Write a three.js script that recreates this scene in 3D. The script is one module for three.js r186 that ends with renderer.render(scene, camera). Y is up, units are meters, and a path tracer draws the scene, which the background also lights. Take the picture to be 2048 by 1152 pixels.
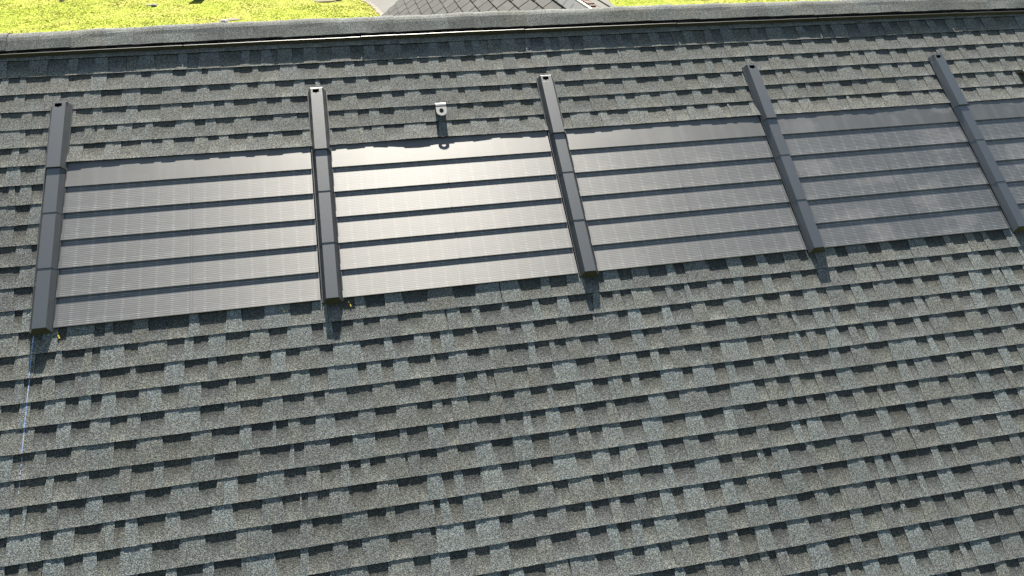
import * as THREE from 'three';
import { mergeGeometries } from 'three/addons/utils/BufferGeometryUtils.js';

// ------------------------------------------------------------------ camera, sky, sun, exposure
const scene = new THREE.Scene();
const S = 35 * Math.PI / 180, sS = Math.sin(S), cS = Math.cos(S), OY = 4.9;   // pitch of the main roof, height of its reference point
const W = (u, v, h = 0) => new THREE.Vector3(u, OY - v * sS + h * cS, v * cS + h * sS);   // roof coordinates: u along the ridge, v down the slope, h off the roof
const ASPECT = 16 / 9;
const camera = new THREE.PerspectiveCamera(43.107, ASPECT, 0.1, 900);
{
  const right = new THREE.Vector3(0.97918983, 0.00254071, 0.20293056), down = new THREE.Vector3(-0.10368177, -0.85332056, 0.51097369), fwd = new THREE.Vector3(0.17446305, -0.52138044, -0.83529939);
  camera.quaternion.setFromRotationMatrix(new THREE.Matrix4().makeBasis(right, down.negate(), fwd.negate()));
  camera.position.set(1.94665697, 6.75995813, 4.71478323);
  camera.updateMatrixWorld(); camera.updateProjectionMatrix();
  camera.matrixWorldInverse.copy(camera.matrixWorld).invert();
}
const SUN = new THREE.Vector3(0.055, 0.98 * sS + 0.166 * cS, -0.98 * cS + 0.166 * sS).normalize();
{
  const w = 512, h = 256, d = new Float32Array(w * h * 4);
  for (let j = 0; j < h; j++) for (let i = 0; i < w; i++) {
    const el = ((j + 0.5) / h - 0.5) * Math.PI, az = ((i + 0.5) / w - 0.5) * 2 * Math.PI;
    const x = Math.cos(el) * Math.cos(az), y = Math.sin(el), z = Math.cos(el) * Math.sin(az);
    const ang = Math.acos(Math.max(-1, Math.min(1, x * SUN.x + y * SUN.y + z * SUN.z))) * 180 / Math.PI;
    const up = Math.max(0, y), hz = Math.exp(-up * 3.2);
    const glow = 0.55 * Math.exp(-ang / 7) + 0.075 * Math.exp(-ang / 28);
    const k = (j * w + i) * 4;
    d[k] = 0.049 + 0.078 * hz + glow; d[k + 1] = 0.074 + 0.080 * hz + glow * 0.95; d[k + 2] = 0.108 + 0.068 * hz + glow * 0.86; d[k + 3] = 1;
  }
  const t = new THREE.DataTexture(d, w, h, THREE.RGBAFormat, THREE.FloatType);
  t.mapping = THREE.EquirectangularReflectionMapping; t.magFilter = t.minFilter = THREE.LinearFilter; t.needsUpdate = true;
  scene.background = t; scene.environment = t;
}
const sun = new THREE.DirectionalLight(new THREE.Color().setRGB(1, 0.935, 0.82), 4.4);
sun.position.copy(SUN).multiplyScalar(60).add(new THREE.Vector3(3, 4, 0)); sun.target.position.set(3, 4, 0);
sun.castShadow = true; sun.shadow.mapSize.set(4096, 4096);
Object.assign(sun.shadow.camera, { left: -45, right: 45, top: 45, bottom: -45, near: 1, far: 160 });
scene.add(sun, sun.target);
const renderer = new THREE.WebGLRenderer({ antialias: true });
renderer.setSize(1024, 576);
renderer.shadowMap.enabled = true;
renderer.toneMapping = THREE.LinearToneMapping;
renderer.toneMappingExposure = 7.5;

// ------------------------------------------------------------------ helpers
function rngOf(seed) { let s = seed | 0; return () => { s = (s + 0x6d2b79f5) | 0; let t = Math.imul(s ^ (s >>> 15), 1 | s); t = (t + Math.imul(t ^ (t >>> 7), 61 | t)) ^ t; return ((t ^ (t >>> 14)) >>> 0) / 4294967296; }; }
const hash = (i, j, k = 0) => { let h = Math.imul(i | 0, 374761393) + Math.imul(j | 0, 668265263) + Math.imul(k | 0, 2147483647); h = Math.imul(h ^ (h >>> 13), 1274126177); return ((h ^ (h >>> 16)) >>> 0) / 4294967296; };
const sm = (t) => t * t * (3 - 2 * t);
function vn(x, y, k = 0) { const i = Math.floor(x), j = Math.floor(y), a = sm(x - i), b = sm(y - j); return (hash(i, j, k) * (1 - a) + hash(i + 1, j, k) * a) * (1 - b) + (hash(i, j + 1, k) * (1 - a) + hash(i + 1, j + 1, k) * a) * b; }
const fbm = (x, y, k = 0, n = 4) => { let s = 0, a = 0.5; for (let o = 0; o < n; o++) { s += a * vn(x, y, k + o * 17); x *= 2.03; y *= 2.03; a *= 0.5; } return s / (1 - Math.pow(0.5, n)); };
const clamp = (x, a = 0, b = 1) => Math.max(a, Math.min(b, x));
const step = (a, b, x) => sm(clamp((x - a) / (b - a)));
const names = new Map();
function numbered(name) { const n = names.get(name) || 0; names.set(name, n + 1); return n ? name + '_' + String(n).padStart(3, '0') : name; }
function tag(o, label, category, group) { o.userData.label = label; o.userData.category = category; if (group) o.userData.group = group; return o; }
function thing(name, label, category, pos, group, onRoof = true) {
  const g = new THREE.Group(); g.name = numbered(name); g.position.copy(pos); if (onRoof) g.rotation.x = S; scene.add(g); return tag(g, label, category, group);
}
function part(name, geo, mat, parent) { const m = new THREE.Mesh(geo, mat); m.name = name; m.castShadow = m.receiveShadow = true; parent.add(m); return m; }
function structure(name, geo, mat, kind = 'structure') { const m = part(name, geo, mat, scene); m.name = numbered(name); m.userData.kind = kind; return m; }
class MB {                                   // collects quads with uv in metres and vertex colours
  constructor() { this.p = []; this.c = []; this.t = []; }
  tri(a, b, c, ca, cb, cc, ua, ub, uc) { this.p.push(...a, ...b, ...c); this.c.push(...ca, ...cb, ...cc); this.t.push(...ua, ...ub, ...uc); }
  quad(a, b, c, d, ca = W1, cb = ca, cc = ca, cd = ca, ua, ub, uc, ud) {
    if (!ua) { const f = (q) => [q[0] + q[1], q[2] + q[1]]; ua = f(a); ub = f(b); uc = f(c); ud = f(d); }
    this.tri(a, b, c, ca, cb, cc, ua, ub, uc); this.tri(a, c, d, ca, cc, cd, ua, uc, ud);
  }
  box(x0, x1, y0, y1, z0, z1, col = W1) {
    const q = (a, b, c, d) => this.quad(a, b, c, d, col);
    q([x0, y1, z1], [x1, y1, z1], [x1, y1, z0], [x0, y1, z0]); q([x0, y0, z0], [x1, y0, z0], [x1, y0, z1], [x0, y0, z1]);
    q([x0, y0, z1], [x1, y0, z1], [x1, y1, z1], [x0, y1, z1]); q([x1, y0, z0], [x0, y0, z0], [x0, y1, z0], [x1, y1, z0]);
    q([x0, y0, z0], [x0, y0, z1], [x0, y1, z1], [x0, y1, z0]); q([x1, y0, z1], [x1, y0, z0], [x1, y1, z0], [x1, y1, z1]);
    return this;
  }
  geo() {
    const g = new THREE.BufferGeometry();
    g.setAttribute('position', new THREE.Float32BufferAttribute(this.p, 3)); g.setAttribute('color', new THREE.Float32BufferAttribute(this.c, 3)); g.setAttribute('uv', new THREE.Float32BufferAttribute(this.t, 2));
    g.computeVertexNormals(); return g;
  }
}
const W1 = [1, 1, 1];
const mul = (c, f) => [c[0] * f, c[1] * f, c[2] * f];
const toS = (l) => Math.round(255 * clamp(l <= 0.0031308 ? 12.92 * l : 1.055 * Math.pow(l, 1 / 2.4) - 0.055));
function dataTex(w, h, fn, srgb = true, wrap = THREE.RepeatWrapping) {       // fn(i, j) gives linear r, g, b
  const d = new Uint8Array(w * h * 4);
  for (let j = 0; j < h; j++) for (let i = 0; i < w; i++) { const c = fn(i, j), k = (j * w + i) * 4; for (let q = 0; q < 3; q++) d[k + q] = srgb ? toS(c[q]) : Math.round(255 * clamp(c[q])); d[k + 3] = 255; }
  const t = new THREE.DataTexture(d, w, h, THREE.RGBAFormat, THREE.UnsignedByteType);
  t.wrapS = t.wrapT = wrap; t.magFilter = THREE.LinearFilter; t.minFilter = THREE.LinearMipmapLinearFilter; t.generateMipmaps = true;
  if (srgb) t.colorSpace = THREE.SRGBColorSpace; t.needsUpdate = true; return t;
}
const inFrame = (pts, margin = 0) => { let x0 = 9, x1 = -9, y0 = 9, y1 = -9; for (const p of pts) { const q = p.clone().project(camera); x0 = Math.min(x0, q.x); x1 = Math.max(x1, q.x); y0 = Math.min(y0, q.y); y1 = Math.max(y1, q.y); } return x1 > -1 - margin && x0 < 1 + margin && y1 > -1 - margin && y0 < 1 + margin; };
const areaOf = (pts) => { const q = pts.map((p) => p.clone().project(camera)); let a = 0; for (let i = 0; i < q.length; i++) { const b = q[(i + 1) % q.length]; a += q[i].x * b.y - b.x * q[i].y; } return Math.abs(a); };

// ------------------------------------------------------------------ materials
const GT = 0.8;                               // metres that the granule textures span
function granules(n, cell, seed) {
  const N = n / cell, pts = [];
  for (let j = 0; j < N; j++) for (let i = 0; i < N; i++) pts.push([i + 0.1 + 0.8 * hash(i, j, seed), j + 0.1 + 0.8 * hash(i, j, seed + 1), hash(i, j, seed + 2), hash(i, j, seed + 3)]);
  const id = new Int32Array(n * n), ds = new Float32Array(n * n);
  for (let j = 0; j < n; j++) for (let i = 0; i < n; i++) {
    const x = (i + 0.5) / cell, y = (j + 0.5) / cell, ci = Math.floor(x), cj = Math.floor(y); let best = 9, bi = 0;
    for (let b = -1; b < 2; b++) for (let a = -1; a < 2; a++) { const I = (ci + a + N) % N, J = (cj + b + N) % N, p = pts[J * N + I], dx = ((ci + a) - I) + p[0] - x, dy = ((cj + b) - J) + p[1] - y, d = dx * dx + dy * dy; if (d < best) { best = d; bi = J * N + I; } }
    id[j * n + i] = bi; ds[j * n + i] = best;
  }
  return { pts, id, ds };
}
const GN = 1000, gr = granules(GN, 5, 5);
const granuleMap = dataTex(GN, GN, (i, j) => {
  const k = j * GN + i, p = gr.pts[gr.id[k]], t = p[2], q = p[3];
  let L = t < 0.25 ? 0.15 + 0.5 * t : t < 0.78 ? 0.36 + 0.4 * (t - 0.25) : 0.76 + 1.0 * (t - 0.78);
  L *= 1 - 0.5 * Math.min(1, gr.ds[k] * 1.1);
  return q < 0.3 ? [L * 1.06, L * 0.98, L * 0.86] : q < 0.55 ? [L * 0.92, L * 1.0, L * 1.05] : q < 0.65 ? [L * 1.08, L * 0.95, L * 0.95] : [L, L, L * 0.96];
});
const granuleBump = dataTex(GN, GN, (i, j) => { const k = j * GN + i, p = gr.pts[gr.id[k]], v = clamp((0.35 + 0.65 * p[3]) * (1 - gr.ds[k] * 1.2)); return [v, v, v]; }, false);
granuleMap.repeat.set(1 / GT, 1 / GT); granuleBump.repeat.set(1 / GT, 1 / GT);
const asphaltMat = new THREE.MeshPhysicalMaterial({ specularIntensity: 0.3, map: granuleMap, bumpMap: granuleBump, bumpScale: 0.0011, vertexColors: true, roughness: 0.93 });
const metalNoise = dataTex(256, 256, (i, j) => { const v = 0.5 + 0.5 * (hash(i, j, 91) - 0.5) + 0.35 * (vn(i / 32, j / 32, 7) - 0.5); return [v, v, v]; }, false);
metalNoise.repeat.set(4, 4);
const coverMat = new THREE.MeshPhysicalMaterial({ color: new THREE.Color().setRGB(0.0105, 0.0130, 0.0165), roughness: 0.41, ior: 1.8, bumpMap: metalNoise, bumpScale: 0.00025 });
const railMat = new THREE.MeshStandardMaterial({ color: new THREE.Color().setRGB(0.022, 0.024, 0.027), roughness: 0.42 });
const edgeMat = new THREE.MeshStandardMaterial({ color: new THREE.Color().setRGB(0.005, 0.005, 0.006), roughness: 0.6 });
const plasticMat = new THREE.MeshStandardMaterial({ color: new THREE.Color().setRGB(0.010, 0.010, 0.011), roughness: 0.46 });
const galvMat = new THREE.MeshStandardMaterial({ color: new THREE.Color().setRGB(0.10, 0.101, 0.105), roughness: 0.55, metalness: 0.3, bumpMap: metalNoise, bumpScale: 0.0002 });
const deckMat = new THREE.MeshStandardMaterial({ color: new THREE.Color().setRGB(0.07, 0.07, 0.07), roughness: 0.95 });
const sidingMat = new THREE.MeshStandardMaterial({ color: new THREE.Color().setRGB(0.55, 0.53, 0.49), roughness: 0.8 });

// ------------------------------------------------------------------ ground
{
  const gn = 1024, span = 24;
  const grassMap = dataTex(gn, gn, (i, j) => {
    const x = i / gn * span, y = j / gn * span;
    const fine = hash(i, j, 3), cl = vn(i / 3.2, j / 3.2, 11), mid = vn(i / 12.8, j / 12.8, 12), big = vn(i / 64, j / 64, 13);
    const f = 0.84 + 0.22 * cl + 0.22 * (fine - 0.5) + 0.2 * (mid - 0.5), dry = clamp(0.15 + 1.2 * (big - 0.45) + 0.5 * (mid - 0.5));
    return [(0.126 + 0.04 * dry) * f, (0.150 + 0.012 * dry) * f, (0.016 + 0.022 * dry) * f];
  });
  grassMap.repeat.set(1, 1);
  const mat = new THREE.MeshPhysicalMaterial({ map: grassMap, roughness: 1, specularIntensity: 0.1 });
  const g = new THREE.PlaneGeometry(1200, 1200); g.rotateX(-Math.PI / 2);
  const uv = g.attributes.uv, po = g.attributes.position; for (let i = 0; i < uv.count; i++) uv.setXY(i, po.getX(i) / span, po.getZ(i) / span);
  structure('lawn', g, mat);
}
const concreteMap = dataTex(512, 512, (i, j) => { const f = 0.8 + 0.25 * fbm(i / 40, j / 40, 31) + 0.12 * (hash(i, j, 33) - 0.5); return [0.062 * f, 0.061 * f, 0.058 * f]; });
concreteMap.repeat.set(1 / 5, 1 / 5);
const concreteMat = new THREE.MeshPhysicalMaterial({ map: concreteMap, roughness: 0.95, specularIntensity: 0.25 });
const leftEdge = [[3.9, -20], [3.55, -26], [3.3, -30.9], [3.14, -32.1], [2.95, -33.3], [2.66, -34.3], [2.25, -34.9], [1.5, -35.8], [0.2, -36.8], [-2, -38], [-6, -40]];
{
  const sh = new THREE.Shape(); leftEdge.forEach(([x, z], i) => (i ? sh.lineTo(x, -z) : sh.moveTo(x, -z)));
  for (const [x, z] of [[-6, -48], [15.6, -48], [14.9, -36], [14.55, -32.4], [14.3, -29.8], [14.0, -26], [13.6, -20]]) sh.lineTo(x, -z);
  const g = new THREE.ExtrudeGeometry(sh, { depth: 0.03, bevelEnabled: false }); g.rotateX(-Math.PI / 2); g.translate(0, 0.0, 0);
  structure('driveway', g, concreteMat);
  // band of bare soil where the turf meets the concrete
  const mb = new MB(), r = rngOf(8);
  for (let i = 0; i < leftEdge.length - 1; i++) for (let k = 0; k < 8; k++) {
    const at = (t) => [leftEdge[i][0] + (leftEdge[i + 1][0] - leftEdge[i][0]) * t, leftEdge[i][1] + (leftEdge[i + 1][1] - leftEdge[i][1]) * t];
    const a = at(k / 8), b = at((k + 1) / 8), w = 0.16 + 0.14 * r();
    mb.quad([a[0] + 0.02, 0.045, a[1] + 0.02], [b[0] + 0.02, 0.045, b[1] + 0.02], [b[0] - w, 0.02, b[1] - w], [a[0] - w, 0.02, a[1] - w], mul(W1, 0.7 + 0.5 * r()));
  }
  const soil = new THREE.MeshStandardMaterial({ color: new THREE.Color().setRGB(0.085, 0.07, 0.05), roughness: 1, vertexColors: true, side: THREE.DoubleSide });
  structure('soil_strip', mb.geo(), soil);
  const kb = new MB(); kb.box(14.0, 14.12, 0, 0.1, -48, -20); kb.box(13.55, 13.6, 0.03, 0.045, -48, -20);
  const kerb = structure('kerb', kb.geo(), concreteMat); kerb.rotation.y = 0; 
}
{ // grass tufts, nobody could count them
  const mb = new MB(), r = rngOf(77);
  for (let k = 0; k < 6; k++) { const a = r() * 6.28, w = 0.016, l = 0.05 + 0.05 * r(), b = 0.03 * r(), cx = (r() - 0.5) * 0.07, cz = (r() - 0.5) * 0.07, c = Math.cos(a), s = Math.sin(a); mb.tri([cx - c * w, 0, cz - s * w], [cx + c * w, 0, cz + s * w], [cx + s * b, l, cz - c * b], W1, W1, W1, [0, 0], [1, 0], [0, 1]); }
  const mat = new THREE.MeshPhysicalMaterial({ roughness: 1, specularIntensity: 0.1, side: THREE.DoubleSide, color: 0xffffff });
  const g = mb.geo(); g.deleteAttribute('color');
  const onConcrete = (x, z) => { if (x > 14.2) return false; for (let i = 0; i < leftEdge.length - 1; i++) { const [x0, z0] = leftEdge[i], [x1, z1] = leftEdge[i + 1]; if (z <= z0 && z > z1) return x > x0 + (x1 - x0) * (z - z0) / (z1 - z0) - 0.12; } return false; };
  const N = 60000, im = new THREE.InstancedMesh(g, mat, N), m = new THREE.Matrix4(), q = new THREE.Quaternion(), Y = new THREE.Vector3(0, 1, 0), col = new THREE.Color();
  for (let i = 0; i < N;) {
    const left = r() < 0.62, x = left ? -17 + 21 * r() : 13.9 + 24 * r(), z = left ? -26.5 - 13 * r() : -26 - 8 * r();
    if (onConcrete(x, z)) continue;
    const sc = 0.7 + 0.9 * r() * vn(x * 1.3, z * 1.3, 5);
    m.compose(new THREE.Vector3(x, 0, z), q.setFromAxisAngle(Y, r() * 6.28), new THREE.Vector3(sc * 0.85, sc * 0.2, sc * 0.85)); im.setMatrixAt(i, m);
    const f = 1.12 + 0.32 * r(), d = vn(x * 0.8, z * 0.8, 9); col.setRGB((0.124 + 0.045 * d) * f, (0.148 + 0.02 * d) * f, (0.015 + 0.02 * d) * f); im.setColorAt(i, col); i++;
  }
  im.name = 'grass'; im.userData.kind = 'stuff'; im.userData.label = 'short bright yellow green grass growing over the lawn'; im.userData.category = 'grass'; im.castShadow = im.receiveShadow = true; scene.add(im);
}

// ------------------------------------------------------------------ the house under the camera
const house = new THREE.Group(); house.name = 'house'; scene.add(house);
tag(house, 'large grey roofed house carrying the solar shingles, seen from above its roof', 'house');
const VR = -1.235, U0 = -5, U1 = 13, VE = 5.2;            // ridge and eave in roof coordinates
{
  const ridge = W(0, VR, -0.02), eave = W(0, VE, -0.02), backEave = new THREE.Vector3(0, eave.y, 2 * ridge.z - eave.z);
  const slab = (p, q) => { const mb = new MB(), n = 0.02; mb.quad([U0, q.y, q.z], [U1, q.y, q.z], [U1, p.y, p.z], [U0, p.y, p.z]); mb.quad([U1, q.y - n, q.z], [U0, q.y - n, q.z], [U0, p.y - n, p.z], [U1, p.y - n, p.z]); mb.quad([U0, q.y - n, q.z], [U1, q.y - n, q.z], [U1, q.y, q.z], [U0, q.y, q.z]); return mb.geo(); };
  part('roof_deck', slab(ridge, eave), deckMat, house).userData.label = 'front roof deck under the shingles';
  const back = slab(ridge, backEave); part('roof_deck', back, new THREE.MeshStandardMaterial({ color: new THREE.Color().setRGB(0.13, 0.13, 0.12), roughness: 0.95, side: THREE.DoubleSide, bumpMap: granuleBump, bumpScale: 0.001 }), house).userData.label = 'rear roof slope';
  const z0 = backEave.z + 0.35, z1 = eave.z - 0.35, y1 = eave.y + 0.1;
  part('wall', new MB().box(U0 + 0.3, U1 - 0.3, 0, y1, z1 - 0.2, z1).geo(), sidingMat, house); part('wall', new MB().box(U0 + 0.3, U1 - 0.3, 0, y1, z0, z0 + 0.2).geo(), sidingMat, house);
  for (const x of [U0 + 0.3, U1 - 0.5]) { const sh = new THREE.Shape([new THREE.Vector2(-z1 + 0.2, 0), new THREE.Vector2(-z0 - 0.2, 0), new THREE.Vector2(-z0 - 0.2, y1), new THREE.Vector2(-ridge.z, ridge.y - 0.1), new THREE.Vector2(-z1 + 0.2, y1)]); const g = new THREE.ExtrudeGeometry(sh, { depth: 0.2, bevelEnabled: false }); g.rotateY(Math.PI / 2); g.translate(x, 0, 0); part('gable_wall', g, sidingMat, house); }
}
// laminated shingles: every course is one backing strip per shingle with tabs laminated on it
const E = 0.1418, V0 = 1.094, T1 = 0.0036, T2 = 0.0052, DG = 0.0049, H0 = 0.002, tiltOf = (t) => (t === T1 ? T1 + DG : T2) / E;
const warp = (u, v) => (v < -0.1 ? 0.0040 : 0.0016) * Math.max(0, vn(u * 4.2, v * 7.05 + 3, 41) - 0.25);
const edgeWob = (u, v) => 0.006 * (vn(u * 1.7, v * 7.05, 43) - 0.5) + 0.0022 * (vn(u * 34, v * 61, 44) - 0.5);
const tones = [[0.163, 0.185, 0.194], [0.159, 0.177, 0.181], [0.141, 0.155, 0.157], [0.144, 0.151, 0.146], [0.135, 0.145, 0.150], [0.158, 0.168, 0.163]].map((c) => mul(c, 1.03));
const tabs = [], chalkSurf = [];
let nShingle = 0, stuffShingles = [], stuffTabs = [];
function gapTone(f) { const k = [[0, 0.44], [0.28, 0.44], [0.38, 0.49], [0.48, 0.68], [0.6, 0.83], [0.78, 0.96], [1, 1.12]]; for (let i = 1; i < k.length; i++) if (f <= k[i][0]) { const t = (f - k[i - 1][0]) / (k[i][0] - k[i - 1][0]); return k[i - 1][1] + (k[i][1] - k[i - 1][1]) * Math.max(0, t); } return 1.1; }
function shingle(k, ua, ub, r) {
  const vb = V0 - E * k, w = ub - ua, mb = new MB(), off = [r() * GT, r() * GT];
  const spans = []; let x = r() < 0.5 ? -0.06 * r() : 0.0, tooth = r() < 0.6;
  while (x < w) { const l = tooth ? 0.05 + 0.13 * r() * (0.45 + 0.75 * r()) : 0.045 + 0.095 * r(); spans.push([Math.max(0, x), Math.min(w, x + l), tooth]); x += l; tooth = !tooth; }
  const zs = [-1.25, -1, -0.78, -0.68, -0.6, -0.52, -0.42, -0.22, 0].map((f) => f * E);
  const top = (uu, z, t) => H0 + t + tiltOf(t) * z + (warp(uu, vb) + (k === 9 && uu > -0.02 ? 0.006 + 0.008 * vn(uu * 3.1, 5, 58) : 0)) * clamp(1 + z / E, 0, 1);
  const uvAt = (xx, z) => [xx + off[0], z + off[1]];
  const shTone = (0.96 + 0.08 * r()) * (0.80 + 0.40 * fbm((ua + 4) * 0.9, (vb + 4) * 1.3, 49, 3));
  for (const [a, b, t] of spans) {
    if (b - a < 0.004) continue;
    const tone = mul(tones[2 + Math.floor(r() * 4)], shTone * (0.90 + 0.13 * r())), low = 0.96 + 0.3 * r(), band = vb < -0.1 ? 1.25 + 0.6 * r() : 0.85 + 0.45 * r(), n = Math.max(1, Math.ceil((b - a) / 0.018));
    for (let i = 0; i < n; i++) {
      const xa = a + (b - a) * i / n, xb = a + (b - a) * (i + 1) / n;
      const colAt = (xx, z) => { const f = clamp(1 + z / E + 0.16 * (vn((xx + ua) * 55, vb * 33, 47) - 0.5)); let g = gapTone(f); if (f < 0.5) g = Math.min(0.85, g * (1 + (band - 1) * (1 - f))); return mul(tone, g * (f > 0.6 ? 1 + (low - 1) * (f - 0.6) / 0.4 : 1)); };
      const pt = (xx, z) => [xx, top(ua + xx, z, T1), z === 0 ? edgeWob(ua + xx, vb) : z];
      for (let q = 0; q < zs.length - 1; q++) {
        const z0 = zs[q], z1 = zs[q + 1];
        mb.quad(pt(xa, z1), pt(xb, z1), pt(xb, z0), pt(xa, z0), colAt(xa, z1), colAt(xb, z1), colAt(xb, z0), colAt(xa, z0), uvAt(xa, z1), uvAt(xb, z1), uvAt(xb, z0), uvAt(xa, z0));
      }
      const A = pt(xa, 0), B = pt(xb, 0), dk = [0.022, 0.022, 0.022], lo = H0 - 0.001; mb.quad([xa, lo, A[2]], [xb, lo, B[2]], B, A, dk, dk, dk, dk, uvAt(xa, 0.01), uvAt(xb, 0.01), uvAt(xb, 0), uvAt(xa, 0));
    }
    if (t) {
      const sl = r() < 0.5 && a > 0.001 ? 0.008 + 0.012 * r() : 0.001, srr = r() < 0.55 && b < w - 0.001 ? 0.008 + 0.014 * r() : 0.001, tw0 = tones[Math.floor(Math.pow(r(), 1.35) * tones.length)], ml = vb < -0.1 ? 0.6 : 0.18, tw = tw0.map((c, q) => c * (1 - ml) + [0.146, 0.152, 0.150][q] * ml * (vb < -0.1 ? 0.93 : 1));
      tabs.push({ k, vb, ua, a, b, sl, sr: srr, tone: mul(tw, shTone * (0.93 + 0.14 * r())), off: [r() * GT, r() * GT], uvAt, top, r: r(), pts: [W(ua + a, vb - E), W(ua + b, vb - E), W(ua + b, vb), W(ua + a, vb)] });
    }
  }
  // cut ends
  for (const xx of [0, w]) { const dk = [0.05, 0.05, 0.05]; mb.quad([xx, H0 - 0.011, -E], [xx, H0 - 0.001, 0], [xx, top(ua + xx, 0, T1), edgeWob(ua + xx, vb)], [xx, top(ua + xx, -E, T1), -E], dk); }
  const pos = W(ua, vb), vis = inFrame([W(ua, vb - E), W(ub, vb - E), W(ub, vb), W(ua, vb)]);
  const g = mb.geo();
  if (!vis) { g.translate(ua, 0, vb); stuffShingles.push(g); return; }
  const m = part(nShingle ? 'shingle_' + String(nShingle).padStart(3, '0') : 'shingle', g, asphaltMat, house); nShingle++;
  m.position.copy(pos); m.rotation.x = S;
  for (let i = tabs.length - 1; i >= 0 && tabs[i].ua === ua && tabs[i].k === k; i--) tabs[i].mesh = m;
}
function tabGeo(t, dx = 0, dz = 0) {
  const mb = new MB(), n = Math.max(3, Math.ceil((t.b - t.a) / 0.022)), fr = [-1.09, -0.8, -0.4, 0];
  const P = (i, f, drop = 0) => { const s = i / n, z = f * E, ins = -f, xa = t.a + t.sl * ins, xb = t.b - t.sr * ins, xx = xa + (xb - xa) * s; return [xx + dx, t.top(t.ua + xx, z, T2) - drop, (f === 0 ? edgeWob(t.ua + xx, t.vb) + 0.001 : z) + dz]; };
  const C = (f) => { const k = f < -0.6 ? 1.04 : f < -0.2 ? 0.97 : 1.0 + 0.14 * t.r; return [t.tone[0] * k * (f < -0.6 ? 0.96 : 1), t.tone[1] * k, t.tone[2] * k * (f < -0.6 ? 1.04 : 1)]; }, U = (p) => [p[0] - dx + t.off[0], p[2] - dz + t.off[1]];
  for (let i = 0; i < n; i++) for (let q = 0; q < 3; q++) { const a = P(i, fr[q + 1]), b = P(i + 1, fr[q + 1]), c = P(i + 1, fr[q]), d = P(i, fr[q]); mb.quad(a, b, c, d, C(fr[q + 1]), C(fr[q + 1]), C(fr[q]), C(fr[q]), U(a), U(b), U(c), U(d)); }
  const dk = [0.025, 0.025, 0.025];
  for (let i = 0; i < n; i++) mb.quad(P(i, 0, T2 - T1 + 0.0004), P(i + 1, 0, T2 - T1 + 0.0004), P(i + 1, 0), P(i, 0), dk);
  for (const i of [0, n]) for (let q = 0; q < 3; q++) mb.quad(P(i, fr[q], 0.0065), P(i, fr[q + 1], 0.0065), P(i, fr[q + 1]), P(i, fr[q]), dk);
  return mb.geo();
}
for (let k = -24; k <= 15; k++) {
  const r = rngOf(1000 + k * 37), vb = V0 - E * k;
  const beside = k >= 1 && k <= 8, uMax = beside ? 0.0 : 10.2 - 0.0 * k;
  let u = -2.6 - r() * 0.9;
  while (u < uMax - 0.05) { let l = 1.0; if (u + l > uMax) l = uMax - u; if (l > 0.06) shingle(k, u + 0.0009, u + l, r); u += l; }
}
tabs.forEach((t) => { t.area = t.mesh && inFrame(t.pts) ? areaOf(t.pts) : 0; });
[...tabs].sort((a, b) => b.area - a.area).forEach((t, i) => {
  if (i < 300) { part('shingle_tab', tabGeo(t), asphaltMat, t.mesh); } else stuffTabs.push(tabGeo(t, t.ua, t.vb));
});
{ const m = part('shingle_tab', mergeGeometries(stuffTabs), asphaltMat, house); m.position.copy(W(0, 0)); m.rotation.x = S; m.userData.kind = 'stuff';
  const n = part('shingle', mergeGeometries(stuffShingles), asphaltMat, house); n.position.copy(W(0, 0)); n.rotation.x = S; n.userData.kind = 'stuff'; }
const gapAt = (u, k) => { for (const t of tabs) if (t.k === k && u >= t.ua + t.a && u <= t.ua + t.b) return T2; return T1; };

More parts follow.
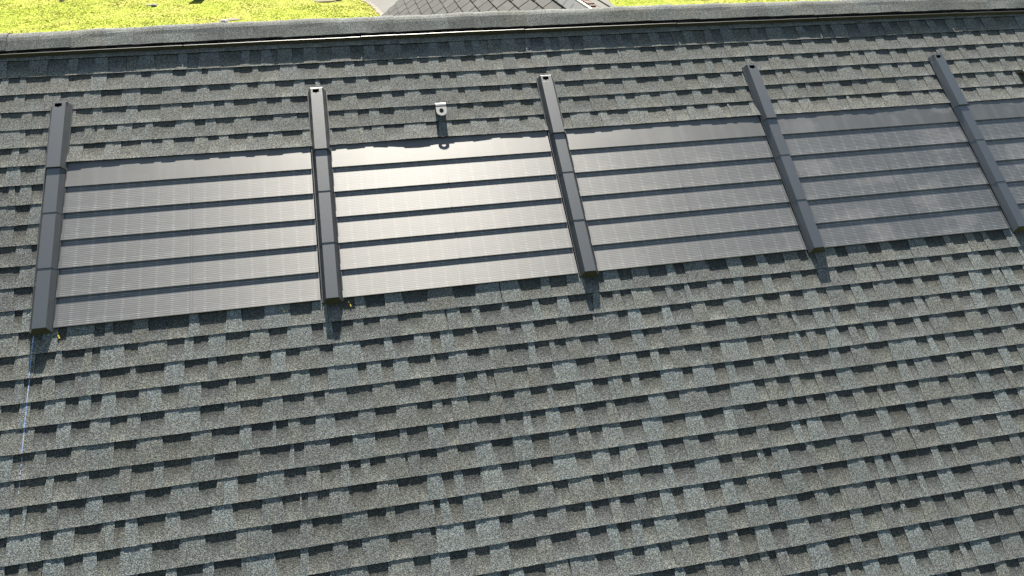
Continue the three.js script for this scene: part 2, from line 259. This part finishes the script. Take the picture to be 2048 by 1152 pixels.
// ridge caps and ridge vent
const bow = (u) => { const t = (u - 3.4) / 4.4; return Math.max(-1, 1 - t * t); };
function ridgePoint(u, t, lift) {               // t: distance along the bent cap from the apex, positive towards the camera side
  const R = W(u, VR, 0), rr = 0.052, z = t * cS, y = -Math.tan(S) * (Math.sqrt(z * z + rr * rr) - 0) + 0.036 + 0.013 * Math.exp(-z * z / 0.003);
  return [u, R.y + y + lift * cS + 0.02 * bow(u), R.z + z + Math.sign(t) * lift * sS * Math.min(1, Math.abs(t) / 0.05) - 0.03 * bow(u)];
}
{
  const r = rngOf(55); let n = 0;
  for (let u = -2.8; u < 10; u += 0.2) {
    const mb = new MB(), tone = mul(tones[[1, 2, 5, 3, 4][Math.floor(r() * 5)]], 0.88 + 0.16 * r()), off = [r(), r()], ph = r() * 9, len = 0.235, hang = 0.164 + 0.006 * (r() - 0.5), puff = 0.006 * r();
    const ts = [-1, -0.75, -0.5, -0.32, -0.18, -0.08, 0, 0.08, 0.18, 0.32, 0.5, 0.75, 1], us = [0, 0.25, 0.5, 0.75, 1];
    const P = (i, q, d = 0) => { const t = ts[q] * hang * (q === ts.length - 1 ? 1 + 0.012 * (vn(i * 1.7 + ph, 3, 61) - 0.5) : 1), uu = u + us[i] * len; return ridgePoint(uu, t, 0.008 - d + us[i] * 0.0045 + (puff + 0.014 * vn(uu * 5, t * 11, 62)) * (1 - Math.abs(ts[q]) * 0.75)); };
    for (let i = 0; i < 4; i++) for (let q = 0; q < ts.length - 1; q++) {
      const cc = (ii, qq) => mul(tone, 0.86 + 0.28 * vn((u + us[ii] * len) * 7, ts[qq] * 2.2 + 5, 63)), uv = (ii, qq) => [us[ii] * len + off[0], ts[qq] * hang + off[1]];
      mb.quad(P(i, q + 1), P(i + 1, q + 1), P(i + 1, q), P(i, q), cc(i, q + 1), cc(i + 1, q + 1), cc(i + 1, q), cc(i, q), uv(i, q + 1), uv(i + 1, q + 1), uv(i + 1, q), uv(i, q));
    }
    const L = ts.length - 1, dk = [0.04, 0.04, 0.04];
    for (let i = 0; i < 4; i++) mb.quad(P(i, L, 0.005), P(i + 1, L, 0.005), P(i + 1, L), P(i, L), dk);
    for (let q = 0; q < L; q++) mb.quad(P(4, q, 0.005), P(4, q + 1, 0.005), P(4, q + 1), P(4, q), mul(tone, 0.6));
    for (let i = 0; i < 4; i++) for (let q = 0; q < L; q++) mb.quad(P(i, q, 0.005), P(i + 1, q, 0.005), P(i + 1, q + 1, 0.005), P(i, q + 1, 0.005), dk);
    part(n ? 'ridge_cap_' + String(n).padStart(3, '0') : 'ridge_cap', mb.geo(), asphaltMat, house); n++;
  }
  // black plastic ridge vent under the caps, in lengths of 1.22 m
  n = 0;
  for (let u = -2.9; u < 10; u += 1.222) {
    const g = [];
    for (const side of [1]) {
      const mb = new MB(), lip = new MB(), q = 12, dv = 0.008 * (r() - 0.5), dh = 0.004 * (r() - 0.5), u1 = u + 1.214;
      const C = (uu, v, h) => { const p = W(uu, v - 0.034 * bow(uu) + dv, h + dh + 0.002 * vn(uu * 5, 1, 66)); return [p.x, p.y, p.z]; };
      const strip = (m, v0, h0, v1, h1) => { for (let i = 0; i < q; i++) { const a = u + (u1 - u) * i / q, b = u + (u1 - u) * (i + 1) / q; m.quad(C(a, v1, h1), C(b, v1, h1), C(b, v0, h0), C(a, v0, h0)); } };
      strip(mb, -1.0525, 0.031, -1.046, 0.003);                                                  // outer baffle
      strip(mb, -1.0545, 0.0366, -1.0525, 0.0372); strip(mb, -1.0595, 0.0330, -1.0545, 0.0366); strip(mb, -1.0525, 0.0372, -1.0505, 0.031);     // its lip, tipped up the slope
      strip(mb, -1.0605, 0.006, -1.0595, 0.0350);
      strip(mb, -1.11, 0.004, -1.046, 0.006);                                                    // tray
      strip(mb, -1.104, 0.022, -1.10, 0.006); strip(mb, -1.17, 0.026, -1.104, 0.022);         // louvred wall and top
      for (let i = 0; i < 13; i++) { const a = u + 0.05 + i * 0.093; if (r() < 0.3) continue; mb.quad(C(a, -1.053, 0.0376), C(a + 0.005, -1.053, 0.0376), C(a + 0.005, -1.060, 0.0368), C(a, -1.060, 0.0368)); }
      g.push(mb.geo());
    }
    part(n ? 'ridge_vent_' + String(n).padStart(3, '0') : 'ridge_vent', mergeGeometries(g), plasticMat, house); n++;
  }
}

// ------------------------------------------------------------------ lower wing behind the ridge
{
  const hr = 4.7, X0 = 5.25, a = 38 * Math.PI / 180, ca = Math.cos(a), sa = Math.sin(a), zF = -16.4, zN = -1.6, len = 3.9;
  const wing = new THREE.Group(); wing.name = 'rear_wing'; wing.position.set(X0, 0, (zF + zN) / 2); scene.add(wing);
  tag(wing, 'lower building with pale grey tiled pitched roof just beyond the main ridge', 'building');
  const zc = wing.position.z, D = (side, d, h, z) => [side * (d * ca + h * sa), hr - d * sa + h * ca, z - zc];
  const slab = new MB();
  for (const s of [-1, 1]) { slab.quad(D(s, 0, -0.02, zF), D(s, 0, -0.02, zN), D(s, len, -0.02, zN), D(s, len, -0.02, zF)); slab.quad(D(s, 0, -0.1, zF), D(s, len, -0.1, zF), D(s, len, -0.1, zN), D(s, 0, -0.1, zN)); slab.quad(D(s, 0, -0.1, zF), D(s, 0, -0.02, zF), D(s, len, -0.02, zF), D(s, len, -0.1, zF)); slab.quad(D(s, len, -0.1, zF), D(s, len, -0.02, zF), D(s, len, -0.02, zN), D(s, len, -0.1, zN)); }
  part('roof_deck', slab.geo(), deckMat, wing);
  const hw = (len - 0.4) * ca, hy = hr - (len - 0.4) * sa - 0.1, sh = new THREE.Shape([new THREE.Vector2(-hw, 0), new THREE.Vector2(hw, 0), new THREE.Vector2(hw, hy), new THREE.Vector2(0, hr - 0.15), new THREE.Vector2(-hw, hy)]);
  const wg = new THREE.ExtrudeGeometry(sh, { depth: zN - zF - 0.5, bevelEnabled: false }); wg.translate(0, 0, zF + 0.3 - zc); part('wall', wg, sidingMat, wing);
  const tileMap = dataTex(512, 512, (i, j) => { const f = 0.78 + 0.4 * fbm(i / 90, j / 18, 71) + 0.12 * (hash(i, j, 73) - 0.5); return [0.037 * f, 0.038 * f, 0.038 * f]; }); tileMap.repeat.set(0.5, 0.5);
  const mats = [1, 0.93, 1.05, 0.87].map((f) => new THREE.MeshPhysicalMaterial({ map: tileMap, color: new THREE.Color().setRGB(f, f, f * 0.99), roughness: 0.95, specularIntensity: 0.15 }));
  const ex = 0.262, tl = 0.61, r = rngOf(12); let n = 0;
  for (let c = 0; c < 14; c++) for (let i = 0; i < 19; i++) {
    const z0 = zF - 0.04 + i * tl + (c % 2 ? tl * 0.5 : 0) - (i === 0 && c % 2 ? tl * 0.5 : 0) + 0.01 * r(), z1 = zF - 0.04 + (i + 1) * tl + (c % 2 ? tl * 0.5 : 0) - 0.034;
    if (z0 > -5.2) continue;
    const d0 = 0.10 + c * ex, d1 = d0 + ex + 0.003 * r(), lift = 0.004 * r(), mb = new MB(), h0 = -0.014 + lift, h1 = 0.016 + lift + 0.003 * r();
    const of = [r() * 2, r() * 2], Q = (d, h, z) => D(-1, d, h, z), uvs = [[of[0], of[1]], [of[0] + z1 - z0, of[1]], [of[0] + z1 - z0, of[1] + ex], [of[0], of[1] + ex]];
    mb.quad(Q(d1, h1, z0), Q(d1, h1, z1), Q(d0 - 0.05, h0 + 0.004, z1), Q(d0 - 0.05, h0 + 0.004, z0), W1, W1, W1, W1, ...uvs);
    mb.quad(Q(d1, h1 - 0.014, z0), Q(d1, h1 - 0.014, z1), Q(d1, h1, z1), Q(d1, h1, z0), W1, W1, W1, W1, ...uvs);
    for (const zz of [z0, z1]) mb.quad(Q(d0 - 0.05, h0 - 0.008, zz), Q(d1, h1 - 0.014, zz), Q(d1, h1, zz), Q(d0 - 0.05, h0 + 0.004, zz), W1, W1, W1, W1, ...uvs);
    const g = mb.geo(); part(n ? 'roof_tile_' + String(n).padStart(3, '0') : 'roof_tile', g, mats[Math.floor(r() * 4)], wing); n++;
  }
  const vg = new MB(); for (let z = zF; z < -2.4; z += 0.36) { vg.quad(D(-1, 0.16, 0.03, z), D(-1, 0.16, 0.03, z + 0.34), D(-1, 0.0, 0.06, z + 0.34), D(-1, 0.0, 0.06, z)); vg.quad(D(-1, 0.16, -0.01, z), D(-1, 0.16, -0.01, z + 0.34), D(-1, 0.16, 0.03, z + 0.34), D(-1, 0.16, 0.03, z)); vg.quad(D(1, 0.0, 0.06, z), D(1, 0.0, 0.06, z + 0.34), D(1, 0.16, 0.03, z + 0.34), D(1, 0.16, 0.03, z)); }
  part('ridge_flashing', vg.geo(), new THREE.MeshStandardMaterial({ color: new THREE.Color().setRGB(0.03, 0.03, 0.03), roughness: 0.5 }), wing);
  const wl = new MB(); wl.box(-0.035, 0.0, hr + 0.035, hr + 0.075, zF - zc, -2.4 - zc); part('ridge_trim', wl.geo(), new THREE.MeshStandardMaterial({ color: new THREE.Color().setRGB(0.22, 0.22, 0.21), roughness: 0.5 }), wing);
  const dk = new MB(); for (let z = zF; z < -2.4; z += 0.13) dk.box(0.015, 0.09 + 0.03 * r(), hr + 0.02, hr + 0.055 + 0.035 * r(), z - zc, z + 0.075 + 0.03 * r() - zc); part('ridge_louvre_blocks', dk.geo(), new THREE.MeshStandardMaterial({ color: new THREE.Color().setRGB(0.045, 0.025, 0.018), roughness: 1 }), wing).userData.label = 'dark brown vent blocks set along the ridge';  // uneven blocks stand for the dark vent louvres beside the pale strip
}

// ------------------------------------------------------------------ solar shingles
const PITCH = 1.6377, GAP = 0.067, RS = 0.19, HP = 0.006, PT = 0.0092, BW = PITCH - 2 * GAP;
const bayNames = ['leftmost bay', 'second bay from the left', 'third bay from the left', 'fourth bay from the left', 'bay cut off by the right edge'];
const rowNames = ['top', 'second', 'third', 'fourth', 'bottom'];
const smudge = [0.10, 0.08, 0.16, 0.36, 0.36];
function cellTexture(bay) {
  const w = 1536, h = 960, A = smudge[bay], lineN = 14;
  const noise = new Float32Array((w / 4) * (h / 4));
  for (let j = 0; j < h / 4; j++) for (let i = 0; i < w / 4; i++) {
    const x = i * 4 / w * BW, y = j * 4 / h * 0.95;
    const blot = step(0.54, 0.72, fbm(x * 4.2 + 9 * bay, y * 7, 81, 5)), streak = step(0.5, 0.8, fbm(x * 26 + bay, y * 2.2, 83, 3)), film = fbm(x * 2 + bay, y * 3, 85, 4);
    noise[j * (w / 4) + i] = 0.003 * film + A * 0.07 * blot * (0.5 + 0.5 * fbm(x * 30, y * 30, 87, 3)) + 0.004 * streak;
  }
  const NW = w / 4, NH = h / 4;
  return dataTex(w, h, (i, j) => {
    const x = (i + 0.5) / w * BW, row = Math.floor(j / (h / 5)), y = (j + 0.5) / h * 0.95 - row * RS;
    const fi = Math.min(NW - 1.001, i / 4), fj = Math.min(NH - 1.001, j / 4), i0 = Math.floor(fi), j0 = Math.floor(fj), a = fi - i0, b = fj - j0, at = (p, q) => noise[q * NW + p];
    const d = (at(i0, j0) * (1 - a) + at(i0 + 1, j0) * a) * (1 - b) + (at(i0, j0 + 1) * (1 - a) + at(i0 + 1, j0 + 1) * a) * b;
    let c = [0.004, 0.0065, 0.011];
    const ly = (RS - 0.010 - y) / 0.01285, lf = Math.abs(ly - Math.round(ly)), inX = x > 0.02 && x < BW - 0.02 && Math.abs(x - BW / 2) > 0.012;
    if (lf < 0.11 && inX && ly > -0.2) { const tk = (x + 0.004 * vn(row, Math.round(ly), 3)) / 0.0925, tf = Math.abs(tk - Math.round(tk)), seg = hash(Math.floor(x / 0.046), Math.round(ly) + row * 20, bay); const L = tf < 0.08 ? 0.15 + 0.09 * seg : 0.065 + 0.06 * seg; c = [L, L, L * 0.98]; }
    const sp = hash(i >> 1, j >> 1, 90 + bay) > 0.9996 ? 0.5 : 1;
    return [(c[0] + d * 1.05) * sp, (c[1] + d * 0.94) * sp, (c[2] + d * 0.88) * sp];
  }, true, THREE.ClampToEdgeWrapping);
}
const PANEL = { roughness: 0.565, ior: 1.78, anisotropy: 0.48, anisotropyRotation: Math.PI / 2, specularColor: new THREE.Color().setRGB(1, 0.985, 0.975) };
const glassMats = [0, 1, 2, 3, 4].map((b) => new THREE.MeshPhysicalMaterial({ ...PANEL, map: cellTexture(b) }));
const seamMat = new THREE.MeshPhysicalMaterial({ ...PANEL, color: new THREE.Color().setRGB(0.03, 0.031, 0.033) });
function flashTexture(bay) {
  const A = smudge[bay]; return dataTex(768, 128, (i, j) => {
    const x = i / 768 * BW, y = j / 128 * 0.2, st = step(0.45, 0.8, fbm(x * 22 + bay * 7, y * 3, 101, 3)), bl = step(0.5, 0.7, fbm(x * 5 + bay * 3, y * 9, 103, 5));
    const L = 0.009 + 0.010 * st + 0.05 * A * bl + 0.006 * fbm(x * 3, y * 4, 105); const sp = hash(i, j, 107 + bay) > 0.9993 ? 0.35 : 1; return [(L - 0.004) * sp, (L - 0.002) * sp, L * 1.05 * sp];
  }, true, THREE.ClampToEdgeWrapping);
}
const flashMats = [0, 1, 2, 3, 4].map((b) => new THREE.MeshPhysicalMaterial({ ...PANEL, map: flashTexture(b), roughness: 0.585, bumpMap: metalNoise, bumpScale: 0.0001 }));
function plate(x0, x1, zTop, y, uv, lip = 0.0) {  // a tilted sheet whose lower edge stands PT above the row below
  const mb = new MB(), Y = (z) => HP + PT + PT / RS * z + y, nx = 12, ch = 0.0015;
  for (let i = 0; i < nx; i++) {
    const a = x0 + (x1 - x0) * i / nx, b = x0 + (x1 - x0) * (i + 1) / nx;
    const p = [[a, Y(-ch), -ch], [b, Y(-ch), -ch], [b, Y(zTop), zTop], [a, Y(zTop), zTop]]; mb.quad(...p, W1, W1, W1, W1, ...p.map(uv));
    const q = [[a, Y(0) - ch, 0], [b, Y(0) - ch, 0], [b, Y(-ch), -ch], [a, Y(-ch), -ch]]; mb.quad(...q, W1, W1, W1, W1, ...q.map(uv));
  }
  const sd = (x) => { const p = [[x, Y(zTop) - 0.004, zTop], [x, Y(0) - 0.004, 0], [x, Y(0) - ch, 0], [x, Y(zTop), zTop]]; mb.quad(...p, W1, W1, W1, W1, ...p.map(uv)); };
  sd(x0); sd(x1); return mb.geo();
}
for (let b = 0; b < 5; b++) {
  const u0 = b * PITCH + GAP;
  for (let row = 0; row < 5; row++) {
    const v = RS * (row + 1), t = thing('solar_shingle', `black solar shingle, ${rowNames[row]} of five rows in the ${bayNames[b]}`, 'solar panel', W(u0 + BW / 2, v, 0), 'solar shingles laid in five rows');
    const uv = (p) => [(p[0] + BW / 2) / BW, (v + p[2]) / 0.95];
    part('glass', plate(-BW / 2, -0.003, -RS - 0.002, 0, uv), glassMats[b], t); part('glass', plate(0.003, BW / 2, -RS - 0.002, 0, uv), glassMats[b], t);
    part('front_edge', new MB().box(-BW / 2 + 0.001, BW / 2 - 0.001, HP - (row === 4 ? 0.008 : 0.0), HP + PT - 0.002, -0.006, -0.0008).geo(), edgeMat, t);
    const sm2 = new MB(); { const Y = (z) => HP + PT + PT / RS * z - 0.0002; sm2.quad([-0.003, Y(-0.004), -0.004], [0.003, Y(-0.004), -0.004], [0.003, Y(-RS), -RS], [-0.003, Y(-RS), -RS]); } part('seam', sm2.geo(), seamMat, t);
  }
  const f = thing('flashing_strip', `plain black metal flashing strip above the solar shingles of the ${bayNames[b].replace('bay cut off by the right edge', 'rightmost cut bay')}`, 'flashing', W(u0 + BW / 2, 0, 0), 'flashing strips along the top of the array');
  part('sheet', plate(-BW / 2, BW / 2, -RS - 0.05, 0, (p) => [(p[0] + BW / 2) / BW, (0.24 + p[2]) / 0.2]), flashMats[b], f);
  part('front_edge', new MB().box(-BW / 2 + 0.001, BW / 2 - 0.001, HP, HP + PT - 0.002, -0.006, -0.0008).geo(), edgeMat, f);
}

// ------------------------------------------------------------------ raised wire covers between the bays
function shell(wb, wf, h, z0, z1, hTop, hBot, y0 = 0) {           // folded sheet: two sloping sides and a flat top, open below
  const t = 0.0022, pl = [[-wb, y0], [-wf, h], [wf, h], [wb, y0], [wb - t * 1.3, y0], [wf - t * 0.6, h - t], [-wf + t * 0.6, h - t], [-wb + t * 1.3, y0]];
  const sh = new THREE.Shape(pl.map(([x, y]) => new THREE.Vector2(x, y)));
  const g = new THREE.ExtrudeGeometry(sh, { depth: z1 - z0, bevelEnabled: true, bevelThickness: 0.0009, bevelSize: 0.0009, bevelSegments: 1, curveSegments: 1 });
  g.translate(0, 0, z0); shear(g, h, z0, z1, hTop, hBot); return g;
}
function shear(g, h, z0, z1, hTop, hBot) { const p = g.attributes.position; for (let i = 0; i < p.count; i++) { const s = (p.getZ(i) - z0) / (z1 - z0), f = (hTop + (hBot - hTop) * s) / h; p.setY(i, p.getY(i) * f); } g.computeVertexNormals(); }
const sections = [[-0.635, -0.128, 0.050, 0.0555, 0.0655, 0.0385], [-0.16, 0.196, 0.0455, 0.0480, 0.0625, 0.0360], [0.17, 0.575, 0.0455, 0.0485, 0.0620, 0.0360], [0.55, 0.957, 0.0455, 0.0485, 0.0618, 0.0358]];
const coverProto = new THREE.Group(); coverProto.rotation.x = S;
{
  const vB = 0.97;
  sections.forEach(([a, b, hT, hB, wb, wf], i) => {
    const z0 = a - vB, z1 = b - vB;
    if (i) { part('cover_section', shell(wb, wf, hT, z0, z1, hT, hB), coverMat, coverProto); return; }
    // the top section has a square knock-out near its upper end
    const cut = 0.055, fT = hT + (hB - hT) * cut / (z1 - z0), g1 = shell(wb, wf, fT, z0 + cut, z1, fT, hB);
    const flat = new THREE.Shape([[-wf, 0], [wf, 0], [wf, -cut], [-wf, -cut]].map(([x, y]) => new THREE.Vector2(x, y)));
    flat.holes.push(new THREE.Path([[-0.026, -0.010], [0.016, -0.010], [0.017, -0.036], [0.004, -0.037], [-0.002, -0.043], [-0.010, -0.042], [-0.014, -0.038], [-0.026, -0.037]].map(([x, y]) => new THREE.Vector2(x, y))));
    const g2 = new THREE.ExtrudeGeometry(flat, { depth: 0.0022, bevelEnabled: false }); g2.rotateX(-Math.PI / 2); g2.translate(0, 0, 0);
    { const p = g2.attributes.position; for (let k = 0; k < p.count; k++) { const z = -0 + p.getZ(k); p.setY(k, p.getY(k) + hT - 0.0022 + (fT - hT) * z / cut); p.setZ(k, z0 + z); } g2.computeVertexNormals(); }
    const sd = new MB(); for (const s of [-1, 1]) { sd.quad([s * wb, 0, z0], [s * wb, 0, z0 + cut], [s * wf, fT, z0 + cut], [s * wf, hT, z0]); sd.quad([s * (wb - 0.003), 0, z0], [s * (wb - 0.003), 0, z0 + cut], [s * (wf - 0.002), fT - 0.003, z0 + cut], [s * (wf - 0.002), hT - 0.003, z0]); }
    const g3 = sd.geo(); g3.deleteAttribute('color');
    const ch = new MB(); ch.quad([-wf, hT, z0], [wf, hT, z0], [wf, hT - 0.0024, z0 - 0.0055], [-wf, hT - 0.0024, z0 - 0.0055]); for (const s of [-1, 1]) ch.quad([s * wb, 0, z0], [s * wf, hT, z0], [s * wf, hT - 0.0024, z0 - 0.0055], [s * wb, 0, z0 - 0.0055]);
    const g4 = ch.geo(); g4.deleteAttribute('color');
    part('cover_section', mergeGeometries([g1, g2, g3, g4].map((g) => (g.index ? g.toNonIndexed() : g))), coverMat, coverProto).userData.label = 'longer top section with a square opening at its upper end';
    part('added_glint_lip', new MB().box(-wf + 0.002, wf - 0.002, hT - 0.0035, hT - 0.0002, z0 - 0.0075, z0 - 0.0058).geo(), galvMat, coverProto);  // pale strip added to give the bright sunlit line at the upper end
    part('sun_block_wall', new MB().box(-wf - 0.008, wf + 0.008, 0.0, hT - 0.003, z0 + 0.001, z0 + 0.003).geo(), edgeMat, coverProto);  // unseen wall added to keep sun out, so the opening reads dark
    part('hole_shade_sheet', new MB().box(-wf, wf, 0.012, 0.014, z0 + 0.002, z0 + 0.12).geo(), edgeMat, coverProto);  // black sheet added below the opening to stand for its shaded inside
  });
  // end cap: flared sides and a steep front face
  const h = 0.0492, wb = 0.0645, wf = 0.0372, cap = new MB(), z0 = -0.026, z1 = 0.0;
  const a = [[-wb, -0.004, z0], [-wf, h, z0], [wf, h, z0], [wb, -0.004, z0]], e = [[-wb, -0.004, z1 + 0.012], [-wf, h, z1 - 0.012], [wf, h, z1 - 0.012], [wb, -0.004, z1 + 0.012]];
  for (let i = 0; i < 3; i++) cap.quad(a[i], e[i], e[i + 1], a[i + 1]); const plateQ = new MB(); plateQ.quad(e[0], e[3], e[2], e[1]); part('shade_dark_face', plateQ.geo(), edgeMat, coverProto);  // front face of the cap, its shade put in as a near-black colour
  part('end_cap', cap.geo(), coverMat, coverProto);
  const rail = new MB(); for (const s of [-1, 1]) { const x = s * 0.0615; rail.box(Math.min(x, x + s * 0.004), Math.max(x, x + s * 0.004), -0.006, 0.013, -1.60, -0.004); rail.box(Math.min(x, x - s * 0.008), Math.max(x, x - s * 0.008), -0.006, 0.007, -1.60, -0.004); }
  part('base_rail', rail.geo(), railMat, coverProto);
}
const coverNames = ['leftmost raised grey wire cover, beside the chalk line at the left end of the array', 'raised grey wire cover between the leftmost and second bays of solar shingles', 'raised grey wire cover between the second and third bays of solar shingles', 'raised grey wire cover between the third and fourth bays of solar shingles', 'rightmost raised grey wire cover, its foot close to the right picture edge'];
for (let i = 0; i < 5; i++) {
  const c = i ? coverProto.clone() : coverProto; c.name = numbered('wire_cover'); c.position.copy(W(i * PITCH + 0.006, 0.97, 0)); scene.add(c);
  tag(c, coverNames[i], 'cable cover', 'raised wire covers between the bays of solar shingles');
}

// ------------------------------------------------------------------ roof anchor brackets
const anchor = new THREE.Group(); anchor.rotation.x = S;
{
  const w = 0.0365, L = 0.098, sh = new THREE.Shape(); sh.moveTo(-w, 0); sh.lineTo(-w, -(L - w)); sh.absarc(0, -(L - w), w, Math.PI, 2 * Math.PI, false); sh.lineTo(w, 0); sh.lineTo(-w, 0);
  const ho = new THREE.Path(); ho.absellipse(0, -(L - w) + 0.004, 0.0155, 0.0205, 0, 2 * Math.PI, true); sh.holes.push(ho);
  const g = new THREE.ExtrudeGeometry(sh, { depth: 0.0018, bevelEnabled: true, bevelThickness: 0.0004, bevelSize: 0.0005, bevelSegments: 1, curveSegments: 24 });
  g.rotateX(-Math.PI / 2); g.translate(0, 0.0525, 0.006);          // now lies flat, pointing down the slope
  part('ring_plate', g, galvMat, anchor);
  // strap: out from under the course, up, and bent over into the plate
  const strap = new MB(), pr = [[-0.10, -0.012], [-0.026, -0.002], [-0.018, 0.008], [-0.012, 0.034], [-0.009, 0.046], [-0.003, 0.0535], [0.005, 0.057], [0.02, 0.0565]];
  for (let i = 0; i < pr.length - 1; i++) { const [z0, y0] = pr[i], [z1, y1] = pr[i + 1]; strap.quad([-w, y1, z1], [w, y1, z1], [w, y0, z0], [-w, y0, z0]); strap.quad([w, y1 - 0.0045, z1 + 0.003], [-w, y1 - 0.0045, z1 + 0.003], [-w, y0 - 0.0045, z0 + 0.003], [w, y0 - 0.0045, z0 + 0.003]); for (const x of [-w, w]) strap.quad([x, y0, z0], [x, y1, z1], [x, y1 - 0.0045, z1 + 0.003], [x, y0 - 0.0045, z0 + 0.003]); }
  part('strap', strap.geo(), galvMat, anchor);
}
anchor.name = numbered('roof_anchor'); anchor.position.copy(W(2.482, -0.438, 0)); scene.add(anchor);
tag(anchor, 'silver metal anchor bracket with a slot, standing on the shingles above the second bay', 'roof anchor', 'metal roof anchors');
{ const c = anchor.clone(); c.name = numbered('roof_anchor'); c.position.copy(W(7.283, -0.420, 0)); scene.add(c); tag(c, 'silver metal anchor bracket cut off by the right picture edge', 'roof anchor', 'metal roof anchors'); }

// ------------------------------------------------------------------ chalk line and crayon marks
{
  const mb = new MB(), r = rngOf(31), u = -0.040;
  for (let k = 0; k >= -6; k--) {
    const vb = V0 - E * k, va = k === 0 ? 0.975 : vb - E, end = k === -6 ? vb - 0.07 : vb;
    for (let v = va; v < end - 0.002;) {
      const l = Math.min(end - v, 0.006 + 0.012 * r()), du = 0.0012 * (r() - 0.5), wd = 0.0022 + 0.0012 * r() - (k < -4 ? 0.001 : 0), fade = r();
      if (!(fade < 0.005 || (k < -4 && fade < 0.25))) {
        const H = (x, vv) => H0 + gapAt(x, k) + tiltOf(gapAt(x, k)) * (vv - vb) + warp(x, vb) * clamp(1 + (vv - vb) / E) + 0.0012, uu = u + du;
        const A = (x, vv) => [x - u, H(x, vv), vv - 0.97]; const tone = r() < 0.45 ? [0.17, 0.26, 0.50] : [0.30, 0.36, 0.46];
        mb.quad(A(uu - wd, v + l), A(uu + wd, v + l), A(uu + wd, v), A(uu - wd, v), mul(tone, 0.38 + 0.3 * r()));
      }
      v += l;
    }
  }
  const m = part('chalk_line', mb.geo(), new THREE.MeshStandardMaterial({ vertexColors: true, roughness: 1 }), scene); m.position.copy(W(u, 0.97)); m.rotation.x = S;
  tag(m, 'thin blue white chalk line running down the shingles below the leftmost wire cover', 'chalk line');
  const marks = [[0.094, 'small yellow crayon mark on the shingles right of the leftmost wire cover foot', 1], [1.345, 'faint yellow crayon mark below the right part of the leftmost bay', 0.6], [1.742, 'small yellow crayon mark just right of the second wire cover foot', 0.85]];
  const ym = new THREE.MeshStandardMaterial({ color: new THREE.Color().setRGB(0.30, 0.235, 0.012), roughness: 0.8 });
  for (const [uu, label, s] of marks) {
    const g = new MB(), rr = rngOf(Math.round(uu * 100)); for (let i = 0; i < 7; i++) { const v = 0.972 + i * 0.0065 * s, x = (i - 3) * 0.0022 + 0.002 * (rr() - 0.5), wd = 0.0028 * s * (0.6 + rr()); if (rr() < 0.15) continue; g.box(x - wd, x + wd, 0.0, 0.0015, v - 0.97, v + 0.0058 * s - 0.97); }
    const o = part('crayon_mark', g.geo(), ym, scene); o.name = numbered('crayon_mark'); o.position.copy(W(uu, 0.97, H0 + 0.0038)); o.rotation.x = S; tag(o, label, 'crayon mark');
  }
}

// ------------------------------------------------------------------ things on the lawn
function rock(seed, s) { const g = new THREE.IcosahedronGeometry(1, 2), p = g.attributes.position; for (let i = 0; i < p.count; i++) { const x = p.getX(i), y = p.getY(i), z = p.getZ(i), f = 0.75 + 0.5 * vn(x * 1.6 + seed, y * 1.6 + z * 1.3, 7 + seed); p.setXYZ(i, x * f * s, Math.max(-0.1, y * f * 0.6) * s, z * f * s * 0.8); } g.computeVertexNormals(); return g; }
const rockMat = new THREE.MeshStandardMaterial({ color: new THREE.Color().setRGB(0.17, 0.165, 0.16), roughness: 0.9 });
[[-7.37, -34.9, 0.15, 'white stone in the open grass left of the dark green utility box'], [-3.63, -30.4, 0.17, 'white stone beside a bare dirt patch close above the ridge'], [-12.1, -37.2, 0.13, 'small white stone near the top left corner of the lawn'], [1.3, -34.75, 0.17, 'white stone on a dirt patch near the concrete driveway']].forEach(([x, z, s, label], i) => {
  const m = part('stone', rock(i * 3 + 1, s), rockMat, scene); m.name = numbered('stone'); m.position.set(x, 0.04, z); tag(m, label, 'stone');
});
{
  const soil = new THREE.MeshStandardMaterial({ color: new THREE.Color().setRGB(0.07, 0.06, 0.03), roughness: 1 });
  [[-3.3, -31.0, 0.34], [0.75, -34.9, 0.62], [-7.6, -35.3, 0.25]].forEach(([x, z, s], i) => { const m = structure('dirt_patch', rock(20 + i, s), soil); m.scale.y = 0.22; m.position.set(x, 0.01, z); });
  const t = thing('utility_box', 'dark green utility box standing on the lawn at the top picture edge', 'utility box', new THREE.Vector3(-5.5, 0, -36.35), undefined, false);
  const gm = new THREE.MeshStandardMaterial({ color: new THREE.Color().setRGB(0.03, 0.07, 0.06), roughness: 0.5 });
  const rb = (w, h, d, y) => { const sh = new THREE.Shape(); const x = w / 2, z = d / 2, c = 0.05; sh.moveTo(-x + c, -z); sh.lineTo(x - c, -z); sh.quadraticCurveTo(x, -z, x, -z + c); sh.lineTo(x, z - c); sh.quadraticCurveTo(x, z, x - c, z); sh.lineTo(-x + c, z); sh.quadraticCurveTo(-x, z, -x, z - c); sh.lineTo(-x, -z + c); sh.quadraticCurveTo(-x, -z, -x + c, -z); const g = new THREE.ExtrudeGeometry(sh, { depth: h, bevelEnabled: true, bevelSize: 0.015, bevelThickness: 0.015, bevelSegments: 2 }); g.rotateX(-Math.PI / 2); g.translate(0, y, 0); return g; };
  part('body', rb(0.5, 0.7, 0.45, 0.015), gm, t); part('lid', rb(0.56, 0.1, 0.5, 0.745), gm, t);
}

scene.traverse((o) => { if (o.isMesh) { o.castShadow = true; o.receiveShadow = true; } });
renderer.render(scene, camera);
